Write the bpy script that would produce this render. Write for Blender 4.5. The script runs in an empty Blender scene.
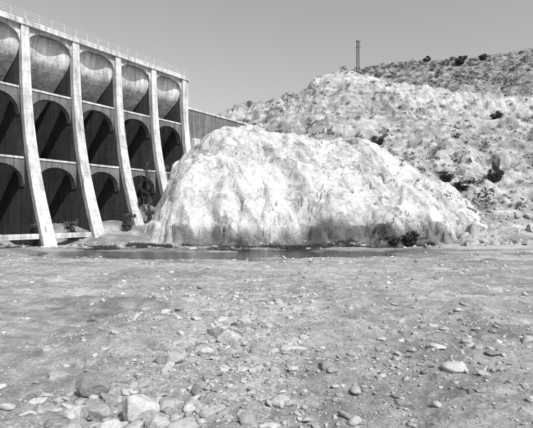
import bpy, math, numpy as np, bmesh
from mathutils import Vector
rng = np.random.default_rng(7)
scene = bpy.context.scene

# ---------------------------------------------------------------- noise
def _hash(i, j, seed):
    h = (i.astype(np.int64)*374761393 + j.astype(np.int64)*668265263 + seed*2147483647) & 0xFFFFFFFF
    h = ((h ^ (h >> 13)) * 1274126177) & 0xFFFFFFFF
    h = h ^ (h >> 16)
    return (h & 0xFFFFFF) / float(0xFFFFFF)
def vnoise(x, y, seed=0):
    xi = np.floor(x); yi = np.floor(y)
    fx = x-xi; fy = y-yi
    fx = fx*fx*fx*(fx*(fx*6-15)+10); fy = fy*fy*fy*(fy*(fy*6-15)+10)
    a=_hash(xi,yi,seed); b=_hash(xi+1,yi,seed); c=_hash(xi,yi+1,seed); d=_hash(xi+1,yi+1,seed)
    return (a*(1-fx)+b*fx)*(1-fy)+(c*(1-fx)+d*fx)*fy*1.0
def fbm(x, y, oct=5, seed=0, gain=.5):
    s=0; a=1; t=0
    for o in range(oct):
        s = s+a*(vnoise(x, y, seed+o*17)*2-1); t+=a; a*=gain
        x, y = x*1.6+y*1.2+3.1, y*1.6-x*1.2+7.7
    return s/t
def ridged(x, y, oct=5, seed=0, gain=.55):
    s=0; a=1; t=0
    for o in range(oct):
        s = s+a*(1-np.abs(vnoise(x,y,seed+o*13)*2-1)); t+=a; a*=gain
        x, y = x*1.6+y*1.2+1.7, y*1.6-x*1.2+5.3
    return s/t
def sstep(a,b,x):
    t=np.clip((x-a)/(b-a),0,1); return t*t*(3-2*t)

# ---------------------------------------------------------------- mesh helpers
def make_obj(name, verts, faces, mat, smooth=False, parent=None, attr=None):
    me = bpy.data.meshes.new(name)
    verts=np.asarray(verts,dtype=np.float32)
    if isinstance(faces, np.ndarray):
        n=faces.shape[1]
        me.vertices.add(len(verts)); me.vertices.foreach_set("co", verts.ravel())
        me.loops.add(faces.size); me.loops.foreach_set("vertex_index", faces.astype(np.int32).ravel())
        me.polygons.add(len(faces))
        me.polygons.foreach_set("loop_start", np.arange(0,faces.size,n,dtype=np.int32))
        me.update(calc_edges=True); me.validate()
    else:
        me.from_pydata([tuple(map(float,v)) for v in verts], [], faces); me.update()
    if smooth:
        me.polygons.foreach_set("use_smooth", np.ones(len(me.polygons),dtype=bool))
    if attr is not None:
        a=me.attributes.new("tone",'FLOAT','POINT'); a.data.foreach_set("value", np.asarray(attr,dtype=np.float32).ravel())
    me.materials.append(mat)
    ob=bpy.data.objects.new(name, me); scene.collection.objects.link(ob)
    if parent: ob.parent=parent
    return ob
def grid_obj(name, xs, ys, Z, tone, mat):
    nx,ny=len(xs),len(ys)
    X,Y=np.meshgrid(xs,ys,indexing='ij')
    v=np.stack([X,Y,Z],-1).reshape(-1,3)
    i=np.arange(nx-1)[:,None]*ny+np.arange(ny-1)[None,:]
    f=np.stack([i,i+ny,i+ny+1,i+1],-1).reshape(-1,4)
    return make_obj(name,v,f,mat,True,None,tone)
def empty(name):
    e=bpy.data.objects.new(name,None); scene.collection.objects.link(e); return e

# ---------------------------------------------------------------- materials
def newmat(name, rough=.9):
    m=bpy.data.materials.new(name); m.use_nodes=True
    nt=m.node_tree; b=nt.nodes['Principled BSDF']
    b.inputs['Roughness'].default_value=rough
    b.inputs['Specular IOR Level'].default_value=.2
    return m,nt,b
def N(nt,t,**k):
    n=nt.nodes.new(t)
    for a,v in k.items(): setattr(n,a,v)
    return n
def noise(nt,vec,scale,detail=6,rough=.6,dist=0):
    n=N(nt,'ShaderNodeTexNoise'); n.inputs['Scale'].default_value=scale
    n.inputs['Detail'].default_value=detail; n.inputs['Roughness'].default_value=rough
    n.inputs['Distortion'].default_value=dist
    nt.links.new(vec,n.inputs['Vector']); return n.outputs['Fac']
def mapr(nt,v,a,b,c,d):
    n=N(nt,'ShaderNodeMapRange'); nt.links.new(v,n.inputs[0])
    for i,x in enumerate((a,b,c,d)): n.inputs[i+1].default_value=x
    return n.outputs[0]
def math_(nt,op,a,b=None):
    n=N(nt,'ShaderNodeMath',operation=op)
    for i,x in enumerate((a,b)):
        if x is None: continue
        if isinstance(x,(int,float)): n.inputs[i].default_value=x
        else: nt.links.new(x,n.inputs[i])
    return n.outputs[0]
def gray(nt,v,bsdf):
    c=N(nt,'ShaderNodeCombineColor')
    for i in range(3): nt.links.new(v,c.inputs[i])
    nt.links.new(c.outputs[0],bsdf.inputs['Base Color'])
def bump(nt,bsdf,items):
    prev=None
    for h,dist,st in items:
        b=N(nt,'ShaderNodeBump'); b.inputs['Distance'].default_value=dist; b.inputs['Strength'].default_value=st
        nt.links.new(h,b.inputs['Height'])
        if prev: nt.links.new(prev,b.inputs['Normal'])
        prev=b.outputs[0]
    nt.links.new(prev,bsdf.inputs['Normal'])
def objco(nt,scale=(1,1,1)):
    t=N(nt,'ShaderNodeTexCoord'); m=N(nt,'ShaderNodeMapping'); m.inputs['Scale'].default_value=scale
    nt.links.new(t.outputs['Object'],m.inputs[0]); return m.outputs[0]
def attr(nt):
    a=N(nt,'ShaderNodeAttribute'); a.attribute_name='tone'; return a.outputs['Fac']

def concrete(name, base):
    m,nt,b=newmat(name,.85)
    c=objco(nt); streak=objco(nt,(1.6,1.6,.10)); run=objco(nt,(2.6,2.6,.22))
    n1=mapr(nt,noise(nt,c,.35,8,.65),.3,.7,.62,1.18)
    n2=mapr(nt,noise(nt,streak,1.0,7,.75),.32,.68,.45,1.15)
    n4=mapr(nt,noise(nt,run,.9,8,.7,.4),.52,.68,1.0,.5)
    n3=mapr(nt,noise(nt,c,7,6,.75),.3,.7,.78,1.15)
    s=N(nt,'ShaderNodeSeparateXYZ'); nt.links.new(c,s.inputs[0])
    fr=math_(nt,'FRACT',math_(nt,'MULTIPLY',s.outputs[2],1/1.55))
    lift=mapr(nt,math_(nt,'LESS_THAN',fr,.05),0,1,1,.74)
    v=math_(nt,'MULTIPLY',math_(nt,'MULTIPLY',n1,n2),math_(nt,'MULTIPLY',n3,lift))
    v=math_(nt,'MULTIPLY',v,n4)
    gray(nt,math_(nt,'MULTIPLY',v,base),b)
    bump(nt,b,[(noise(nt,c,3,8,.7),.06,.7),(fr,.02,.15)])
    return m
M_conc=concrete('weathered_concrete',.68)
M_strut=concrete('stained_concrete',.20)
M_conc_in=concrete('bay_shade_concrete',.07)  # near-black base colour paints the bays' interior shade onto the buttress sides
M_barrel=concrete('barrel_concrete',.80)
M_wall=concrete('grey_concrete',.20)

def earth(name, base, items, contrast=(.8,1.15), fine=20, stain=None, joints=False):
    m,nt,b=newmat(name,.95)
    c=objco(nt)
    t=attr(nt)
    n1=mapr(nt,noise(nt,c,fine,7,.75),.33,.67,contrast[0],contrast[1])
    n2=mapr(nt,noise(nt,c,fine/9,9,.75),.33,.67,contrast[0],contrast[1])
    v=math_(nt,'MULTIPLY',math_(nt,'MULTIPLY',n1,n2),t)
    bi=[(noise(nt,c,s,7,.65,.3),d,st) for s,d,st in items]
    if stain:
        sc=objco(nt,(1,.45,.35))
        v=math_(nt,'MULTIPLY',v,mapr(nt,noise(nt,sc,stain,9,.68,.8),.48,.68,1.04,.66))
    if joints:
        for sc_,wd,k in ((.4,.009,.5),(1.1,.009,.72)):
            jn=math_(nt,'ABSOLUTE',math_(nt,'SUBTRACT',noise(nt,objco(nt,(1,.7,.8)),sc_,5,.5,1.0),.5))
            jm=mapr(nt,jn,0,wd,k,1.0)
            v=math_(nt,'MULTIPLY',v,jm); bi.append((jm,.10,.6))
    gray(nt,math_(nt,'MULTIPLY',v,base),b)
    bump(nt,b,bi)
    return m
M_ground=earth('dry_riverbed_soil',.40,[(2.2,.18,1),(12,.07,1),(55,.02,1)],(.62,1.32),30)
M_rock=earth('pale_bedrock',.565,[(.4,.8,.8),(2.2,.28,.85),(9,.05,.85)],(.80,1.15),4,.4,True)
M_hill=earth('hillside_soil',.48,[(.35,1.2,.8),(1.3,.6,1),(5,.16,1)],(.62,1.26),5)

def stone_mat():
    m,nt,b=newmat('river_stone',.85)
    c=objco(nt); t=attr(nt)
    n=mapr(nt,noise(nt,c,22,7,.7),.3,.7,.68,1.2)
    n2=mapr(nt,noise(nt,c,150,4,.7),.3,.7,.8,1.15)
    gray(nt,math_(nt,'MULTIPLY',math_(nt,'MULTIPLY',n,n2),t),b)
    bump(nt,b,[(noise(nt,c,14,6,.7),.04,.8),(noise(nt,c,70,6,.7),.008,.8)])
    return m
M_stone=stone_mat()
def talus_mat():
    m,nt,b=newmat('broken_rock',.9)
    c=objco(nt); t=attr(nt)
    n=mapr(nt,noise(nt,c,2.5,8,.7),.3,.7,.65,1.2)
    gray(nt,math_(nt,'MULTIPLY',n,t),b)
    bump(nt,b,[(noise(nt,c,2,7,.7),.3,.9),(noise(nt,c,10,6,.7),.05,.9)])
    return m
M_talus=talus_mat()
def flat_attr_mat(name,rough=.8):
    m,nt,b=newmat(name,rough); gray(nt,attr(nt),b); return m
M_leaf=flat_attr_mat('scrub_foliage')
def simple(name,v,rough=.6,metal=0):
    m,nt,b=newmat(name,rough); c=objco(nt)
    gray(nt,math_(nt,'MULTIPLY',mapr(nt,noise(nt,c,4,4),.3,.7,.8,1.15),v),b); b.inputs['Metallic'].default_value=metal; return m
M_rail=simple('galvanised_pipe',.5,.5)
M_wood=simple('weathered_wood',.06,.9)
mw,nt,b=newmat('shallow_water',.04); b.inputs['Base Color'].default_value=(.012,.012,.012,1); b.inputs['Specular IOR Level'].default_value=.14
c=objco(nt,(1,2,1)); bump(nt,b,[(noise(nt,c,3.5,5,.6),.05,.5)])

# ---------------------------------------------------------------- ground
EYE=4.0; F=450.0
def chan(x): return 44.6+1.4*np.sin(x/6.0)+.8*np.sin(x/2.7+1), 5.0+1.5*np.sin(x/4.3+2)
def ground_h(x,y):
    prof=np.interp(y+1.2*np.sin(x/7.0)*sstep(8,20,y), [-60,3,5,8,12,20,30,37,56,90,400],[2.3,2.05,2.0,1.9,1.72,1.38,.86,.38,.36,.4,.4])
    z=prof+.20*fbm(x*.22,y*.22,4,3)*sstep(2,12,y)*sstep(50,30,y)+.15*fbm(x*.8,y*.8,5,9)*sstep(70,36,y)+.06*fbm(x*3.2,y*3.2,4,11)*sstep(40,10,y)+.030*ridged(x*9,y*9,4,5)*sstep(16,5,y)
    yc,w=chan(x)
    m=sstep(-26,-19,x)*sstep(17,11,x)
    z=z-(.60*np.exp(-((y-yc)/w)**2))*m
    z=z+.30*sstep(.08,.35,fbm(x*.16,y*.5,4,15))*np.exp(-((y-yc)/w)**2)*m
    z=z+.5*sstep(10,40,x)*sstep(25,60,y)+.12*sstep(-20,-28,x)*sstep(30,40,y)
    z=z-.10*np.exp(-((x-(3.5+.25*y))/(.8+.05*y))**2)*sstep(45,25,y)
    return z
def ground_tone(x,y):
    t=1+.34*fbm(x*.35,y*.35,5,21)+.26*fbm(x*.1,y*.5,5,31)*sstep(12,24,y)+.28*fbm(x*1.7,y*1.7,5,41)+.24*fbm(x*6,y*6,3,43)*sstep(20,8,y)
    strip=np.exp(-((x-(-1.0+.03*y))/(1.0+.06*y))**2)*sstep(26,10,y)
    t=t+.24*strip
    for k,(a,bb) in enumerate(((17,.10),(18.9,.10),(27,-.04),(29,-.04),(12.5,.22),(14,.22))):
        d=y-(a+bb*x+.6*np.sin(x/5+k//2))
        t=t+.14*np.exp(-(d/.35)**2)-.08*np.exp(-((d-.5)/.25)**2)
    yc,w=chan(x)
    t=t*(1-.70*np.exp(-((y-yc-.8)/7.0)**2)*sstep(-32,-20,x)*sstep(26,12,x)*np.clip(.75+.6*fbm(x*.5,y*.9,4,77),0,1))
    t=t*(1-.35*sstep(.05,.35,fbm(x*.25,y*.6,4,79))*sstep(22,32,y))
    t=t*(1-.25*sstep(.1,.35,fbm(x*.45,y*.6,4,83))*sstep(22,14,y))
    return np.clip(t,.22,1.6)
uu=np.linspace(-1,1,801); xs=np.sinh(uu*6.2)/np.sinh(6.2)*500
vv=np.linspace(0,1,720)
ys=np.concatenate([np.linspace(-60,1.8,24)[:-1], 1.8+ (np.sinh(vv*5.2)/np.sinh(5.2))*598])
Xg,Yg=np.meshgrid(xs,ys,indexing='ij')
grid_obj('ground',xs,ys,ground_h(Xg,Yg),ground_tone(Xg,Yg),M_ground)
xw=np.linspace(-28,19,60); yw=np.linspace(36,54,30)
grid_obj('stream_water',xw,yw,np.full((60,30),.18),np.ones((60,30)),mw)

# ---------------------------------------------------------------- hillside
def py2z(p,D): return EYE+(216-p)/F*D
cols={
 -700:[(60,225),(90,218),(120,214),(160,212)],
 100:[(60,225),(90,214),(120,205),(160,200)],
 190:[(60,240),(76,190),(90,178),(105,160),(122,140),(160,140)],
 222:[(60,240),(90,160),(105,140),(120,112),(135,113),(160,118)],
 262:[(60,240),(90,155),(105,128),(120,104),(140,106),(165,112)],
 300:[(60,240),(90,152),(102,126),(112,108),(122,97),(145,100),(165,106)],
 318:[(60,240),(90,152),(100,126),(110,104),(122,82),(135,78),(165,86)],
 345:[(60,240),(90,154),(100,128),(108,106),(118,80),(135,72),(150,70),(170,76)],
 380:[(60,242),(80,188),(90,160),(100,132),(110,106),(119,84),(135,74),(155,64),(175,68)],
 430:[(60,242),(76,196),(88,162),(98,138),(108,114),(114,104),(120,90),(135,78),(160,61),(180,64)],
 480:[(60,242),(67,224),(78,196),(92,160),(102,136),(112,112),(116,104),(121,92),(140,76),(165,57),(185,60)],
 533:[(58,244),(66,224),(78,198),(92,160),(104,130),(114,108),(118,100),(122,90),(140,70),(165,50),(185,52)],
 640:[(56,246),(66,215),(90,150),(110,108),(121,84),(165,40),(185,42)],
 1000:[(54,246),(66,200),(90,120),(121,60),(165,10),(185,12)],
 2000:[(54,246),(66,180),(90,100),(121,30),(165,-20),(185,-10)],
}
ck=sorted(cols); Dg=np.arange(50,261,1.0)
T=[]
for k in ck:
    d=[50]+[a for a,_ in cols[k]]; z=[-2.5]+[py2z(p,a) for a,p in cols[k]]
    T.append(np.interp(Dg,d,z))
T=np.array(T)
pf=np.arange(-700,2001,4.0)
TT=np.array([np.interp(pf,ck,T[:,j]) for j in range(T.shape[1])]).T
def gs(A,s,ax):
    r=int(3*s); k=np.exp(-.5*(np.arange(-r,r+1)/s)**2); k/=k.sum()
    P=np.pad(A,[(r,r) if i==ax else (0,0) for i in range(2)],mode='edge')
    return np.apply_along_axis(lambda v:np.convolve(v,k,'valid'),ax,P)
TT=gs(gs(TT,2.0,0),1.2,1)
def bil(x,y):
    px=np.clip(x/np.maximum(y,1)*F+266.5,-699,1995); D=np.clip(y,50,259)
    a=(px+700)/4.0; b=(D-50)
    i=np.floor(a).astype(int); j=np.floor(b).astype(int); fa=a-i; fb=b-j
    i=np.clip(i,0,TT.shape[0]-2); j=np.clip(j,0,TT.shape[1]-2)
    return (TT[i,j]*(1-fa)+TT[i+1,j]*fa)*(1-fb)+(TT[i,j+1]*(1-fa)+TT[i+1,j+1]*fa)*fb
def hill_h(x,y):
    z=bil(x,y)
    up=sstep(0,8,z)
    wx=x+3.5*fbm(x*.08,y*.08,4,51); wy=y+3.5*fbm(x*.08+9,y*.08,4,52)
    z=z+up*(2.0*fbm(wx*.055,wy*.055,5,61)+2.6*(ridged(wx*.11,wy*.045,5,71)-.55)+1.1*fbm(x*.4,y*.4,5,81))
    ph=z/3.1+1.5*fbm(x*.05,y*.05,4,91)
    z=z+up*.9*np.sin(2*np.pi*ph)*sstep(.35,.9,vnoise(x*.07,y*.07,95))*sstep(45,38,z)
    cl=sstep(26,30,z)*sstep(44,38,z)
    z=z-cl*2.8*ridged(wx*.34,wy*.10,4,99)+cl*1.5
    return z
def topline(x,y):
    px=x/np.maximum(y,1)*F+266.5
    return np.interp(px,[300,350,390,430,470,533],[49,48,44,40,37.5,36.5])
def hill_tone(x,y,z):
    t=1.0+.26*fbm(x*.08,y*.08,5,101)+.40*fbm(x*.7,y*.7,4,103)
    w=z+3.0*fbm(x*.05,y*.05,4,111); tl=topline(x,y)
    upper=sstep(tl-1,tl+1,w)
    cl=sstep(tl-9,tl-7,w)*(1-upper)
    strat=np.sin(2*np.pi*(z/1.9+1.2*fbm(x*.05,y*.05,4,121)))
    t=t+.24*cl+.11*strat*(1-upper)
    t=t*(1-.34*upper)
    scrub=sstep(-.05,.25,fbm(x*.45,y*.45,5,131))
    t=t*(1-.32*scrub*(1-cl*.75))
    return np.clip(t,.18,1.4)
hx=np.concatenate([np.arange(-150,-30,2.0),np.arange(-30,110,.34),np.arange(110,320,2.0)])
hy=np.concatenate([np.arange(52,170,.38),np.arange(170,260,2.0)])
HX,HY=np.meshgrid(hx,hy,indexing='ij'); HZ=hill_h(HX,HY)
grid_obj('hillside',hx,hy,HZ,hill_tone(HX,HY,HZ),M_hill)

# ---------------------------------------------------------------- rock outcrop
cp=[60,124,134,146,156,166,176,186,200,225,262,300,340,370,400,430,450,470,490,506,530]
cy=[250,246,236,220,203,187,173,161,148,135,128,133,139,146,157,171,185,202,222,240,256]
cD=[66,65,65,66,68,70,73,77,81,84,87,88,87,86,82,77,74,71,69,67,66]
bp=[60,130,150,170,200,250,300,350,400,440,470,494,530]
bD=[66,61,57,55,55,55,55,54,53,54,55,57,60]
def rock_h(x,y):
    px=np.clip(x/np.maximum(y,1)*F+266.5,60,530)
    px=px+4*fbm(x*.12,y*.12,3,201)
    Dc=np.interp(px,cp,cD); yc_=np.interp(px,cp,cy); Db=np.interp(px,bp,bD)+1.8*fbm(x*.25,y*.1,4,205)
    zc=EYE+(216-yc_)/F*Dc+1.1*fbm(x*.18,y*.05,3,207)
    s=(y-Db)/np.maximum(Dc-Db,.5)
    sp=np.clip(s,0,1)
    p=.52*sp+.48*(1-(1-sp)**2.4)
    z=.1+(zc-.1)*p
    z=np.where(s<0,.1+s*5,z)
    z=np.where(s>1,zc-(y-Dc)*.5,z)
    amp=sstep(0,7,zc)*sstep(-.05,.12,s)
    wx=x+2.6*fbm(x*.13,y*.13,4,211); wy=y+2.6*fbm(x*.13+4,y*.13,4,212)
    lump=ridged(wx*.09+wy*.04,wy*.07,3,221)-.6
    gull=ridged(wx*.18+wy*.06,wy*.040-wx*.03,2,225)-.6
    c1=np.abs(fbm(wx*.13+wy*.19,wy*.13-wx*.05,4,231)); c2=np.abs(fbm(wx*.28-wy*.10,wy*.22+wx*.1,4,235))
    crack=np.minimum(c1,c2*1.8)
    q=fbm(wx*.11,wy*.11,2,237)*4.5; fl=np.floor(q); blk=(fl+sstep(.36,.64,q-fl))/4.5
    q2=fbm(wx*.3+9,wy*.26,2,239)*3.5; fl=np.floor(q2); blk2=(fl+sstep(.36,.64,q2-fl))/3.5
    top=1-.4*sstep(.6,1,s)
    z=z+amp*top*(2.4*lump+1.6*gull+.42*fbm(wx*.33,wy*.33,4,241)+2.1*blk+.55*blk2)+amp*.10*fbm(x*1.3,y*1.3,4,251)-amp*.9*np.exp(-(crack/.016)**2)
    rt=sstep(22,30,x)
    z=z+amp*rt*(1.3*(ridged(x*.55,y*.55,4,267)-.55))
    lo=sstep(5,1.5,z)*amp
    z=z+lo*(.8*np.sin(z*3.2+2*fbm(x*.4,y*.4,3,261))+.7*fbm(x*.6,y*.6,4,263))
    return z,s,crack
def rock_tone(x,y,z,s,crack):
    t=1.06+.26*fbm(x*.12,y*.12,4,271)+.14*fbm(x*.9+z*.5,y*.9,5,281)
    st=fbm(x*.45+z*.25,y*.05+z*.08,5,291)
    t=t-.32*sstep(.04,.34,st)
    sp2=sstep(.24,.42,fbm(x*.8+z*.4,y*.8+z*.3,4,293)); t=t-.25*sp2
    t=t-.5*np.exp(-(crack/.012)**2)
    t=t*(1-.72*sstep(3.9,1.4,z+2.8*fbm(x*.25,y*.3,4,295))*sstep(-16,-8,x)*sstep(32,18,x))  # dark foot: damp staining, with overhang shade painted into the tone
    t=t*(1-.15*sstep(22,32,x))
    return np.clip(t,.18,1.3)
rx=np.arange(-30,42,.15); ry=np.arange(50,104,.16)
RX,RY=np.meshgrid(rx,ry,indexing='ij'); RZ,RS,RC=rock_h(RX,RY)
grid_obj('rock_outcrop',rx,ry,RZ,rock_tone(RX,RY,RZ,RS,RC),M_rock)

def surf(x,y):
    x=np.asarray(x,float); y=np.asarray(y,float)
    g=ground_h(x,y); h=np.where(y>52,hill_h(x,y),-9.)
    r=np.where((x>-30)&(x<41.8)&(y>50)&(y<103.5),rock_h(x,y)[0],-9.)
    return np.maximum(np.maximum(g,h),r)

# ---------------------------------------------------------------- dam
O=np.array([-29.7,55.4]); U=np.array([.571,.821]); Nn=np.array([.821,-.571]); SP=6.8; TOP=28.0
def W(s,t,z):
    p=O+U*s+Nn*t; return (p[0],p[1],z)
fz=[-3,0,3.5,7.4,11,15.6,20,28]; ft=[7.6,6.1,4.6,3.1,2.0,1.0,.45,0]
def front(z): return float(np.interp(z,fz,ft))
def back(z): return -1.0-max(0,(24.2-z))*1.25-max(0,(TOP-z))*.10
def wid(z): return 1.0+.62*(1-max(z,0)/28)**1.3
dam=empty('multiple_arch_dam')
def hexa(vs,fs,s0,s1,t0,t1,z0,z1):
    n=len(vs)
    for z in (z0,z1):
        for s,t in ((s0,t0),(s1,t0),(s1,t1),(s0,t1)): vs.append(W(s,t,z))
    fs+= [(n,n+3,n+2,n+1),(n+4,n+5,n+6,n+7),(n,n+1,n+5,n+4),(n+1,n+2,n+6,n+5),(n+2,n+3,n+7,n+6),(n+3,n,n+4,n+7)]
i0,i1=-8,4
for i in range(i0,i1+1):
    s=i*SP; vs=[];fs=[]
    zz=np.linspace(-3,27.5,26)
    fine=[float(np.interp(z,np.linspace(-3,28,40),[sum(front(q) for q in np.linspace(max(-3,a-2),min(28,a+2),7))/7 for a in np.linspace(-3,28,40)])) for z in zz]
    for z,tf in zip(zz,fine):
        w=wid(z)/2; b_=.06; tb=back(z)-.5; d_=.95
        vs+= [W(s-w,tf-b_,z),W(s-w+b_,tf,z),W(s+w-b_,tf,z),W(s+w,tf-b_,z),W(s+w*.8,tf-d_,z),W(s+w*.8,tb,z),W(s-w*.8,tb,z),W(s-w*.8,tf-d_,z)]
    for k in range(len(zz)-1):
        a=8*k
        for q in range(8):
            r=(q+1)%8; fs.append((a+q,a+r,a+8+r,a+8+q))
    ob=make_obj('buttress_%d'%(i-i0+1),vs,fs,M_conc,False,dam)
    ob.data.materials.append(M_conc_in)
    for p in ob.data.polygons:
        if p.index%8 in (4,5,6): p.material_index=1  # inner sides and back take the painted shade colour
NB=16
for i in range(i0,i1):
    vs=[];fs=[]
    zz=np.concatenate([np.linspace(-3,22,9),np.linspace(23,27.4,6)])
    for off in (0,-.7):
        for z in zz:
            for k in range(NB+1):
                ph=k/NB; vs.append(W((i+ph)*SP,back(z)+.7-1.3*math.sin(math.pi*ph)+off,z))
    m=NB+1; tot=len(zz)*m
    for o in (0,tot):
        for a in range(len(zz)-1):
            for k in range(NB):
                q=o+a*m+k; fs.append((q,q+1,q+m+1,q+m))
    make_obj('arch_barrel_%d'%(i-i0+1),vs,fs,M_barrel,True,dam)
def arch_wall(vs,fs,s0,s1,tf,dep,ztop,crown,rise,n=20):
    b0=len(vs)
    for k in range(n+1):
        p=k/n; s=s0+(s1-s0)*p; c=2*p-1
        zb=ztop-crown-rise*(1-math.sqrt(max(0,1-abs(c)**2.2)))
        for t in (tf,tf-dep):
            vs.append(W(s,t,ztop)); vs.append(W(s,t,zb))
    for k in range(n):
        a=b0+4*k; b=a+4
        fs+= [(a,a+1,b+1,b),(a+2,b+2,b+3,a+3),(a,b,b+2,a+2),(a+1,a+3,b+3,b+1)]
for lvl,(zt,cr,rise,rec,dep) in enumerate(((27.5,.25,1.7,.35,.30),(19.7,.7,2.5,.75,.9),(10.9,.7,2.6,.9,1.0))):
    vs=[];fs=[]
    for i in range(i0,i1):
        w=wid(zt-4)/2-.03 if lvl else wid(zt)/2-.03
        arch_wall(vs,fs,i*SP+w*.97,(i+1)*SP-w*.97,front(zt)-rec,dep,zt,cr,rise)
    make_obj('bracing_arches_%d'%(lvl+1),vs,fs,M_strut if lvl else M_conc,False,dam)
    if lvl:
        vs=[];fs=[]
        for i in range(i0,i1):
            hexa(vs,fs,i*SP+w+.08,(i+1)*SP-w-.08,front(zt)-rec-dep-.5,front(zt)-rec+.10,zt+.003,zt+.26)
        make_obj('strut_ledge_%d'%lvl,vs,fs,M_conc,False,dam)
vs=[];fs=[]
for i in range(i0,2):
    hexa(vs,fs,i*SP+.8,(i+1)*SP-.8,3.9,4.7,1.35,1.95)
make_obj('base_beam',vs,fs,M_conc,False,dam)
vs=[];fs=[]
hexa(vs,fs,i0*SP-1,i1*SP+.9,-2.9,.22,27.5,28.0)
hexa(vs,fs,i0*SP-1,i1*SP+.9,-.08,.14,28.003,28.2)
make_obj('deck',vs,fs,M_conc,False,dam)
vs=[];fs=[]; hexa(vs,fs,i1*SP+.52,i1*SP+.95,-3.2,-.02,8,27.497); make_obj('end_pier',vs,fs,M_conc,False,dam)
def tube(vs,fs,a,b,r,n=6):
    a=Vector(a); b=Vector(b); d=(b-a).normalized()
    x=d.orthogonal().normalized(); y=d.cross(x); k=len(vs)
    for p in (a,b):
        for j in range(n):
            q=p+x*math.cos(2*math.pi*j/n)*r+y*math.sin(2*math.pi*j/n)*r; vs.append(tuple(q))
    for j in range(n): fs.append((k+j,k+(j+1)%n,k+n+(j+1)%n,k+n+j))
    fs.append(tuple(range(k+n-1,k-1,-1))); fs.append(tuple(range(k+n,k+2*n)))
vs=[];fs=[]
for t in (.03,-2.7):
    for z in (28.5,28.85,29.2): tube(vs,fs,W(i0*SP,t,z),W(i1*SP+.8,t,z),.035)
    s=i0*SP
    while s<i1*SP+.9:
        tube(vs,fs,W(s,t,28.0),W(s,t,29.23),.04); s+=1.7
make_obj('pipe_railing',vs,fs,M_rail,False,dam)
ab=empty('abutment_wall')
vs=[];fs=[]
s=i1*SP+1.0
while s<50:
    hexa(vs,fs,s,min(s+5.6,50.4)-.03,-1.8,-.4,6,22.8); s+=5.6
make_obj('wall_panels',vs,fs,M_wall,False,ab)
vs=[];fs=[]; hexa(vs,fs,i1*SP+1.0,50.5,-1.95,-.25,22.803,23.1); make_obj('coping',vs,fs,M_conc,False,ab)
vs=[];fs=[]; hexa(vs,fs,i1*SP+1.0,i1*SP+2.6,-.38,1.4,4,17.5); hexa(vs,fs,i1*SP+1.0,i1*SP+2.2,1.42,2.6,4,14.2); make_obj('stepped_footing',vs,fs,M_conc,False,ab)

# ---------------------------------------------------------------- stones
def ico(sub):
    bm=bmesh.new(); bmesh.ops.create_icosphere(bm,subdivisions=sub,radius=1.0)
    v=np.array([x.co[:] for x in bm.verts]); f=np.array([[q.index for q in x.verts] for x in bm.faces]); bm.free(); return v,f
I1=ico(2); I2=ico(3); I3=ico(5)
def rock_shape(v,seed,chips=9,dmin=.4,dmax=.8,hard=.97,wob=.1):
    r=np.random.default_rng(seed); q=v.copy()
    for _ in range(chips):
        n=r.normal(size=3); n/=np.linalg.norm(n); d=r.uniform(dmin,dmax)
        h=q@n-d; q=q-np.outer(np.maximum(h,0)*hard,n)
    f=r.uniform(1.2,2.2,3); p=r.uniform(0,9,3)
    return q*(1+wob*(np.sin(q[:,[1]]*f[0]*2+p[0])*np.cos(q[:,[2]]*f[1]*2+p[1])))
SH={'pebble':(I1,[rock_shape(I1[0],s) for s in range(24)],False),
    'cobble':(I2,[rock_shape(I2[0],s+90,11,.4,.85,.95) for s in range(24)],True),
    'angular':(I2,[rock_shape(I2[0],s+190,18,.28,.55,1.0,0.0)*1.5 for s in range(24)],False)}
def scatter_stones(name,x,y,r,flat=.6,sink=.3,tone=(.22,.5),kind='pebble',mat=None):
    n=len(x); z=surf(x,y); V=[];Fc=[];Tn=[]
    base,sh_,sm=SH[kind]
    nv=len(base[0])
    for k in range(n):
        a=rng.uniform(0,6.28); c,s=math.cos(a),math.sin(a)
        q=sh_[rng.integers(24)]*np.array([r[k]*rng.uniform(.8,1.7),r[k],r[k]*flat*rng.uniform(.6,1.35)])
        ti=rng.normal(0,.25); q=np.stack([q[:,0]*math.cos(ti)-q[:,2]*math.sin(ti),q[:,1],q[:,0]*math.sin(ti)+q[:,2]*math.cos(ti)],-1)
        q=np.stack([q[:,0]*c-q[:,1]*s+x[k],q[:,0]*s+q[:,1]*c+y[k],q[:,2]+z[k]+r[k]*flat*(.6-sink)],-1)
        V.append(q); Fc.append(base[1]+k*nv); Tn.append(np.full(nv,rng.uniform(*tone)))
    return make_obj(name,np.concatenate(V),np.concatenate(Fc),mat or M_stone,sm,None,np.concatenate(Tn))
n=60000
y=3.2*np.exp(rng.uniform(0,1,n)*np.log(45/3.2)); x=(rng.uniform(-1,1,n))*y*.66
patch=sstep(.0,.35,fbm(x*.7,y*.5,4,301))
dens=.08+.75*np.exp(-((x-(-1.0+.03*y))/(.75+.07*y))**2)*sstep(24,8,y)*(.4+.6*patch)+.6*np.exp(-((x-3.3)/1.6)**2)*sstep(13,6,y)*(.3+.7*patch)+.38*patch+.12*sstep(26,34,y)
keep=rng.uniform(0,1,n)<dens
x,y=x[keep],y[keep]
r=.0092*np.exp(rng.normal(0,.74,len(x)))*(.55+.09*y)
r=np.clip(r,.005,.09+.0035*y)
scatter_stones('gravel',x,y,r,.6,.40,(.23,.52))
n=560; y=rng.uniform(3.8,15,n); x=-1.05+.03*y+rng.normal(0,.45,n)*(1+.08*y); r=np.clip(.042*np.exp(rng.normal(0,.55,n)),.02,.14)
x2=rng.uniform(-5,6,130); y2=rng.uniform(4.2,14,130); r2=np.clip(.035*np.exp(rng.normal(0,.4,130)),.02,.09)
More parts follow.
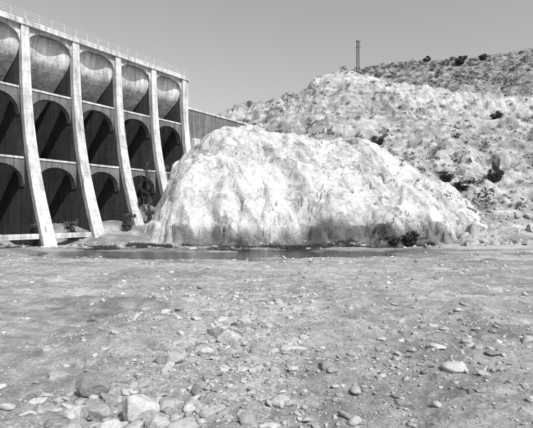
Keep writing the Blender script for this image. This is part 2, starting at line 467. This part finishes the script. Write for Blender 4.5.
x3=rng.normal(3.4,.9,190); y3=rng.uniform(4.4,9,190); r3=np.clip(.042*np.exp(rng.normal(0,.5,190)),.02,.12)
x4=rng.normal(-1.65,.5,140); y4=rng.uniform(3.9,5.2,140); r4=np.clip(.06*np.exp(rng.normal(0,.4,140)),.03,.13)
scatter_stones('cobbles',np.concatenate([x,x2,x3,x4]),np.concatenate([y,y2,y3,y4]),np.concatenate([r,r2,r3,r4]),.6,.5,(.22,.55),'cobble')
n=500; y=rng.uniform(52,72,n); x=rng.uniform(23,46,n); r=np.clip(.2*np.exp(rng.normal(0,.7,n)),.08,1.1)
xa=rng.uniform(-36,20,420); ya=rng.uniform(50.5,57,420); ra=np.clip(.14*np.exp(rng.normal(0,.6,420)),.06,.45)
k=rock_h(xa,ya)[1]<.02; xa,ya,ra=xa[k],ya[k],ra[k]
scatter_stones('talus_rubble',np.concatenate([x,xa]),np.concatenate([y,ya]),np.concatenate([r,ra]),.8,.6,(.3,.54),'angular',M_talus)
n=900; y=rng.uniform(68,125,n); x=rng.uniform(4,85,n); r=np.clip(.2*np.exp(rng.normal(0,.6,n)),.08,.9)
onr=(rock_h(x,y)[0]>hill_h(x,y)-.5)&(y<104)&(x<42); x,y,r=x[~onr],y[~onr],r[~onr]
scatter_stones('hillside_boulders',x,y,r,.8,.6,(.34,.55),'angular',M_talus)
for k,(bx,by,w,h,tn) in enumerate(((-1.95,5.15,.44,.21,.26),(-1.27,4.5,.35,.27,.52),(-.56,6.95,.36,.22,.48),(-1.70,4.6,.22,.15,.38),(-1.27,6.25,.25,.16,.42),
        (.14,4.75,.2,.09,.46),(-1.45,4.15,.24,.15,.52),(-1.0,4.2,.22,.12,.45),(2.35,5.6,.36,.10,.5),(2.7,7.2,.3,.10,.5),(-.85,6.4,.2,.12,.5))):
    v=rock_shape(I3[0],500+k,10,.6,.9,.85,.08)*np.array([w/2*1.1,w/2*.8,h/2*1.3])
    g=.012*fbm(v[:,0]*14+k*9,v[:,1]*14+v[:,2]*17,4,700+k); v=v*(1+g[:,None]*4)
    a=rng.uniform(-.4,.4); c_,s_=math.cos(a),math.sin(a)
    v=np.stack([v[:,0]*c_-v[:,1]*s_+bx,v[:,0]*s_+v[:,1]*c_+by,v[:,2]+float(surf([bx],[by])[0])+h*.36],-1)
    make_obj('boulder',v,I3[1],M_stone,True,None,np.full(len(v),tn))

# ---------------------------------------------------------------- vegetation
def leaf_cloud(centers,radii,per,size,tone):
    n=len(centers)
    c=np.repeat(centers,per,0); R=np.repeat(radii,per,0)
    d=rng.normal(size=(n*per,3)); d/=np.linalg.norm(d,axis=1,keepdims=True)
    rr=rng.uniform(.2,1.0,(n*per,1))**.6
    lump=1+.4*np.sin(d[:,[0]]*5+c[:,[0]]*3)*np.cos(d[:,[1]]*4+c[:,[1]]*2)
    p=c+d*rr*R*lump
    a=rng.normal(size=(n*per,3)); a/=np.linalg.norm(a,axis=1,keepdims=True)
    b=np.cross(a,rng.normal(size=(n*per,3))); b/=np.linalg.norm(b,axis=1,keepdims=True)
    sz=(np.repeat(size,per)*rng.uniform(.6,1.4,n*per))[:,None]
    v=np.stack([p-a*sz-b*sz*.35,p+a*sz*.2-b*sz*.5,p+a*sz+b*sz*.1,p-a*sz*.1+b*sz*.55],1).reshape(-1,3)
    f=np.arange(n*per*4).reshape(-1,4)
    tn=np.repeat(np.repeat(tone,per)*rng.uniform(.6,1.5,n*per),4)
    return v,f,tn
n=26000
y=rng.uniform(66,172,n); x=rng.uniform(-20,108,n)
z=surf(x,y)
d_=fbm(x*.2,y*.2,4,401)
w=z+3*fbm(x*.05,y*.05,4,111); tl=topline(x,y)
dens=np.where(w>tl,.36,np.where(w>tl-8,.06,.20))*(.3+.7*sstep(-.35,.2,d_))
rk=rock_h(x,y)
onrock=(rk[0]>hill_h(x,y))&(y<103)&(x<42)
dens=np.where(onrock,np.where(rk[1]>1.0,.35,np.where(x>20,.03,0)),dens)
dens=np.where(x<-2,dens*.3,dens)
keep=(rng.uniform(0,1,n)<dens)&(z>5)
x,y,z=x[keep],y[keep],z[keep]
r=np.clip(.34*np.exp(rng.normal(0,.55,len(x))),.13,1.3)
c=np.stack([x,y,z+r*.4],-1); R=np.stack([r,r,r*.8],-1)
v,f,t=leaf_cloud(c,R,56,r*.2,rng.uniform(.04,.12,len(x)))
make_obj('desert_scrub',v,f,M_leaf,False,None,t)

def bush(name,bx,by,w,h,tone=.05,nleaf=2600,size=.11):
    e=empty(name); zb=float(surf([bx],[by])[0])
    vs=[];fs=[]; cs=[]
    for k in range(9):
        a=rng.uniform(0,6.28); rr=rng.uniform(.1,.48)*w; hh=rng.uniform(.25,.85)*h
        mid=(bx+math.cos(a)*rr*.4,by+math.sin(a)*rr*.4,zb+hh*.4); end=(bx+math.cos(a)*rr,by+math.sin(a)*rr,zb+hh)
        tube(vs,fs,(bx,by,zb-.1),mid,.035*h/2); tube(vs,fs,mid,end,.02*h/2); cs.append(end)
        cs.append((mid[0],mid[1],mid[2]))
    make_obj(name+'_stems',vs,fs,M_wood,False,e)
    cs=np.array(cs); R=np.stack([rng.uniform(.12,.26,len(cs))*w,rng.uniform(.12,.26,len(cs))*w,rng.uniform(.1,.2,len(cs))*h],-1)
    v,f,t=leaf_cloud(cs,R,nleaf//len(cs),np.full(len(cs),size),np.full(len(cs),tone)*rng.uniform(.6,1.4,len(cs)))
    make_obj(name+'_leaves',v,f,M_leaf,False,e,t)
bush('shrub',16.7,52.4,1.9,2.1)
bush('shrub',14.9,52.8,1.6,1.0)
bush('shrub',30,75,3.4,2.2)
bush('shrub',33,76.5,3.6,2.0)
bush('shrub',41.5,82,2.2,4.6,.045)
bush('shrub',43.0,83,1.8,2.6,.045)
bush('shrub',68,158,4,3.0,.05,1200,.25)
bush('shrub',78,162,3.5,2.6,.05,1200,.25)
bush('shrub',56,158,3.0,2.2,.05,900,.22)
bush('shrub',24,96,3.4,2.4,.05)
bush('shrub',55,108,3.0,2.4,.05)
bush('shrub',-26.9,53.0,1.8,3.0,.10,1500,.1)
bush('shrub',-24.6,57.0,1.8,2.6,.12,1500,.1)
bush('shrub',-31.0,50.2,2.4,5.4,.09,2200,.1)
bush('shrub',-18.6,60.5,2.0,2.4,.06,1800,.1)
def tree(name,bx,by,h,w,tone):
    e=empty(name); zb=float(surf([bx],[by])[0])
    vs=[];fs=[];cs=[]
    for st in range(3):
        lean=Vector((rng.normal(-.6,.6),rng.normal(0,.4),0)); hh=h*rng.uniform(.65,1)
        p=Vector((bx+rng.normal(0,.25),by+rng.normal(0,.2),zb-.2)); top=p+lean+Vector((0,0,hh))
        prev=p
        for k in range(1,9):
            q=p.lerp(top,k/8)+Vector((rng.normal(0,.15),rng.normal(0,.12),0)); tube(vs,fs,prev,q,.10*(1-k/9)+.02,7)
            for b_ in range(2):
                a=rng.uniform(0,6.28); L=w*.45*rng.uniform(.2,1)*(1.1-.6*k/8)
                en=q+Vector((math.cos(a)*L,math.sin(a)*L,rng.uniform(-.1,.8))); tube(vs,fs,q,en,.025)
                if rng.uniform()<.72: cs.append(tuple(en))
            prev=q
    make_obj(name+'_trunk',vs,fs,M_wood,False,e)
    cs=np.array(cs); R=np.stack([rng.uniform(.18,.45,len(cs)),rng.uniform(.18,.45,len(cs)),rng.uniform(.2,.55,len(cs))],-1)
    v,f,t=leaf_cloud(cs,R,85,np.full(len(cs),.08),np.full(len(cs),tone)*rng.uniform(.5,1.8,len(cs)))
    make_obj(name+'_leaves',v,f,M_leaf,False,e,t)
tree('willow_tree',-16.7,65.0,8.5,2.1,.05)
def blades(name,x,y,h,tone):
    z=surf(x,y); n=len(x); a=rng.uniform(0,6.28,n); l=rng.uniform(.1,.6,n)*h
    w=.012+h*.012
    b=np.stack([x,y,z-.03],-1); dx=np.stack([np.cos(a),np.sin(a),0*a],-1)*w[:,None]
    tip=np.stack([x+np.cos(a+1.2)*l,y+np.sin(a+1.2)*l,z+h],-1); mid=(b+tip)/2+np.stack([0*a,0*a,h*.12],-1)
    v=np.stack([b-dx,b+dx,mid+dx*.7,tip,mid-dx*.7],1).reshape(-1,3)
    return make_obj(name,v,np.arange(5*n).reshape(-1,5),M_leaf,False,None,np.repeat(rng.uniform(*tone,n),5))
n=70000; x=rng.uniform(-24,20,n); y=rng.uniform(49.5,54.8,n)
k=(rng.uniform(0,1,n)<sstep(-.1,.35,fbm(x*.22,y*.6,4,501)))&(rock_h(x,y)[1]<.08); x,y=x[k],y[k]
hh=.12+.34*sstep(-.2,.5,fbm(x*.5,y*.5,3,503))
blades('bank_grass',x,y,rng.uniform(.5,1.2,len(x))*hh,(.035,.09))

# ---------------------------------------------------------------- utility poles on the ridge
e=empty('utility_pole'); D=138.; bx=(358-266.5)/F*D; zb=float(surf([bx],[D])[0])
ztop=EYE+(216-40)/F*D
vs=[];fs=[]
tube(vs,fs,(bx-.35,D,zb-.5),(bx-.30,D,ztop),.17,8); tube(vs,fs,(bx+.35,D+.3,zb-.5),(bx+.30,D+.3,ztop-.1),.15,8)
make_obj('posts',vs,fs,M_wood,False,e)
vs=[];fs=[]
for zz_ in (ztop-.5,ztop-2.2): tube(vs,fs,(bx-.75,D-.2,zz_),(bx+.75,D-.2,zz_),.09,6)
make_obj('crossarms',vs,fs,M_wood,False,e)

# ---------------------------------------------------------------- light, sky, camera
el=math.radians(47); sh=Vector((.60,-.80)).normalized()
sd=Vector((sh.x*math.cos(el),sh.y*math.cos(el),math.sin(el)))
L=bpy.data.lights.new('sun','SUN'); L.energy=5.0; L.angle=math.radians(.5); L.color=(1,1,1)
lo=bpy.data.objects.new('sun',L); lo.rotation_euler=(-sd).to_track_quat('-Z','Y').to_euler(); lo.location=(0,-20,60); scene.collection.objects.link(lo)
w=bpy.data.worlds.new('World'); scene.world=w; w.use_nodes=True; nt=w.node_tree
bg=nt.nodes['Background']; sky=nt.nodes.new('ShaderNodeTexSky'); sky.sky_type='NISHITA'; sky.sun_disc=False
sky.sun_elevation=el; sky.sun_rotation=math.atan2(sh.x,sh.y); sky.air_density=1.3; sky.dust_density=2.8
sp=nt.nodes.new('ShaderNodeSeparateColor'); nt.links.new(sky.outputs[0],sp.inputs[0])
v=math_(nt,'ADD',math_(nt,'ADD',math_(nt,'MULTIPLY',sp.outputs[0],.2),math_(nt,'MULTIPLY',sp.outputs[1],.35)),math_(nt,'MULTIPLY',sp.outputs[2],.45))
cc=nt.nodes.new('ShaderNodeCombineColor')
for i in range(3): nt.links.new(v,cc.inputs[i])
nt.links.new(cc.outputs[0],bg.inputs[0]); bg.inputs[1].default_value=.15
cam=bpy.data.cameras.new('camera'); cam.sensor_width=36; cam.lens=F/533*36; cam.shift_y=.004; cam.clip_end=3000
co=bpy.data.objects.new('camera',cam); co.location=(0,0,EYE); co.rotation_euler=(math.radians(90),0,0); scene.collection.objects.link(co)
scene.camera=co
scene.view_settings.view_transform='Standard'; scene.view_settings.look='None'; scene.view_settings.exposure=0
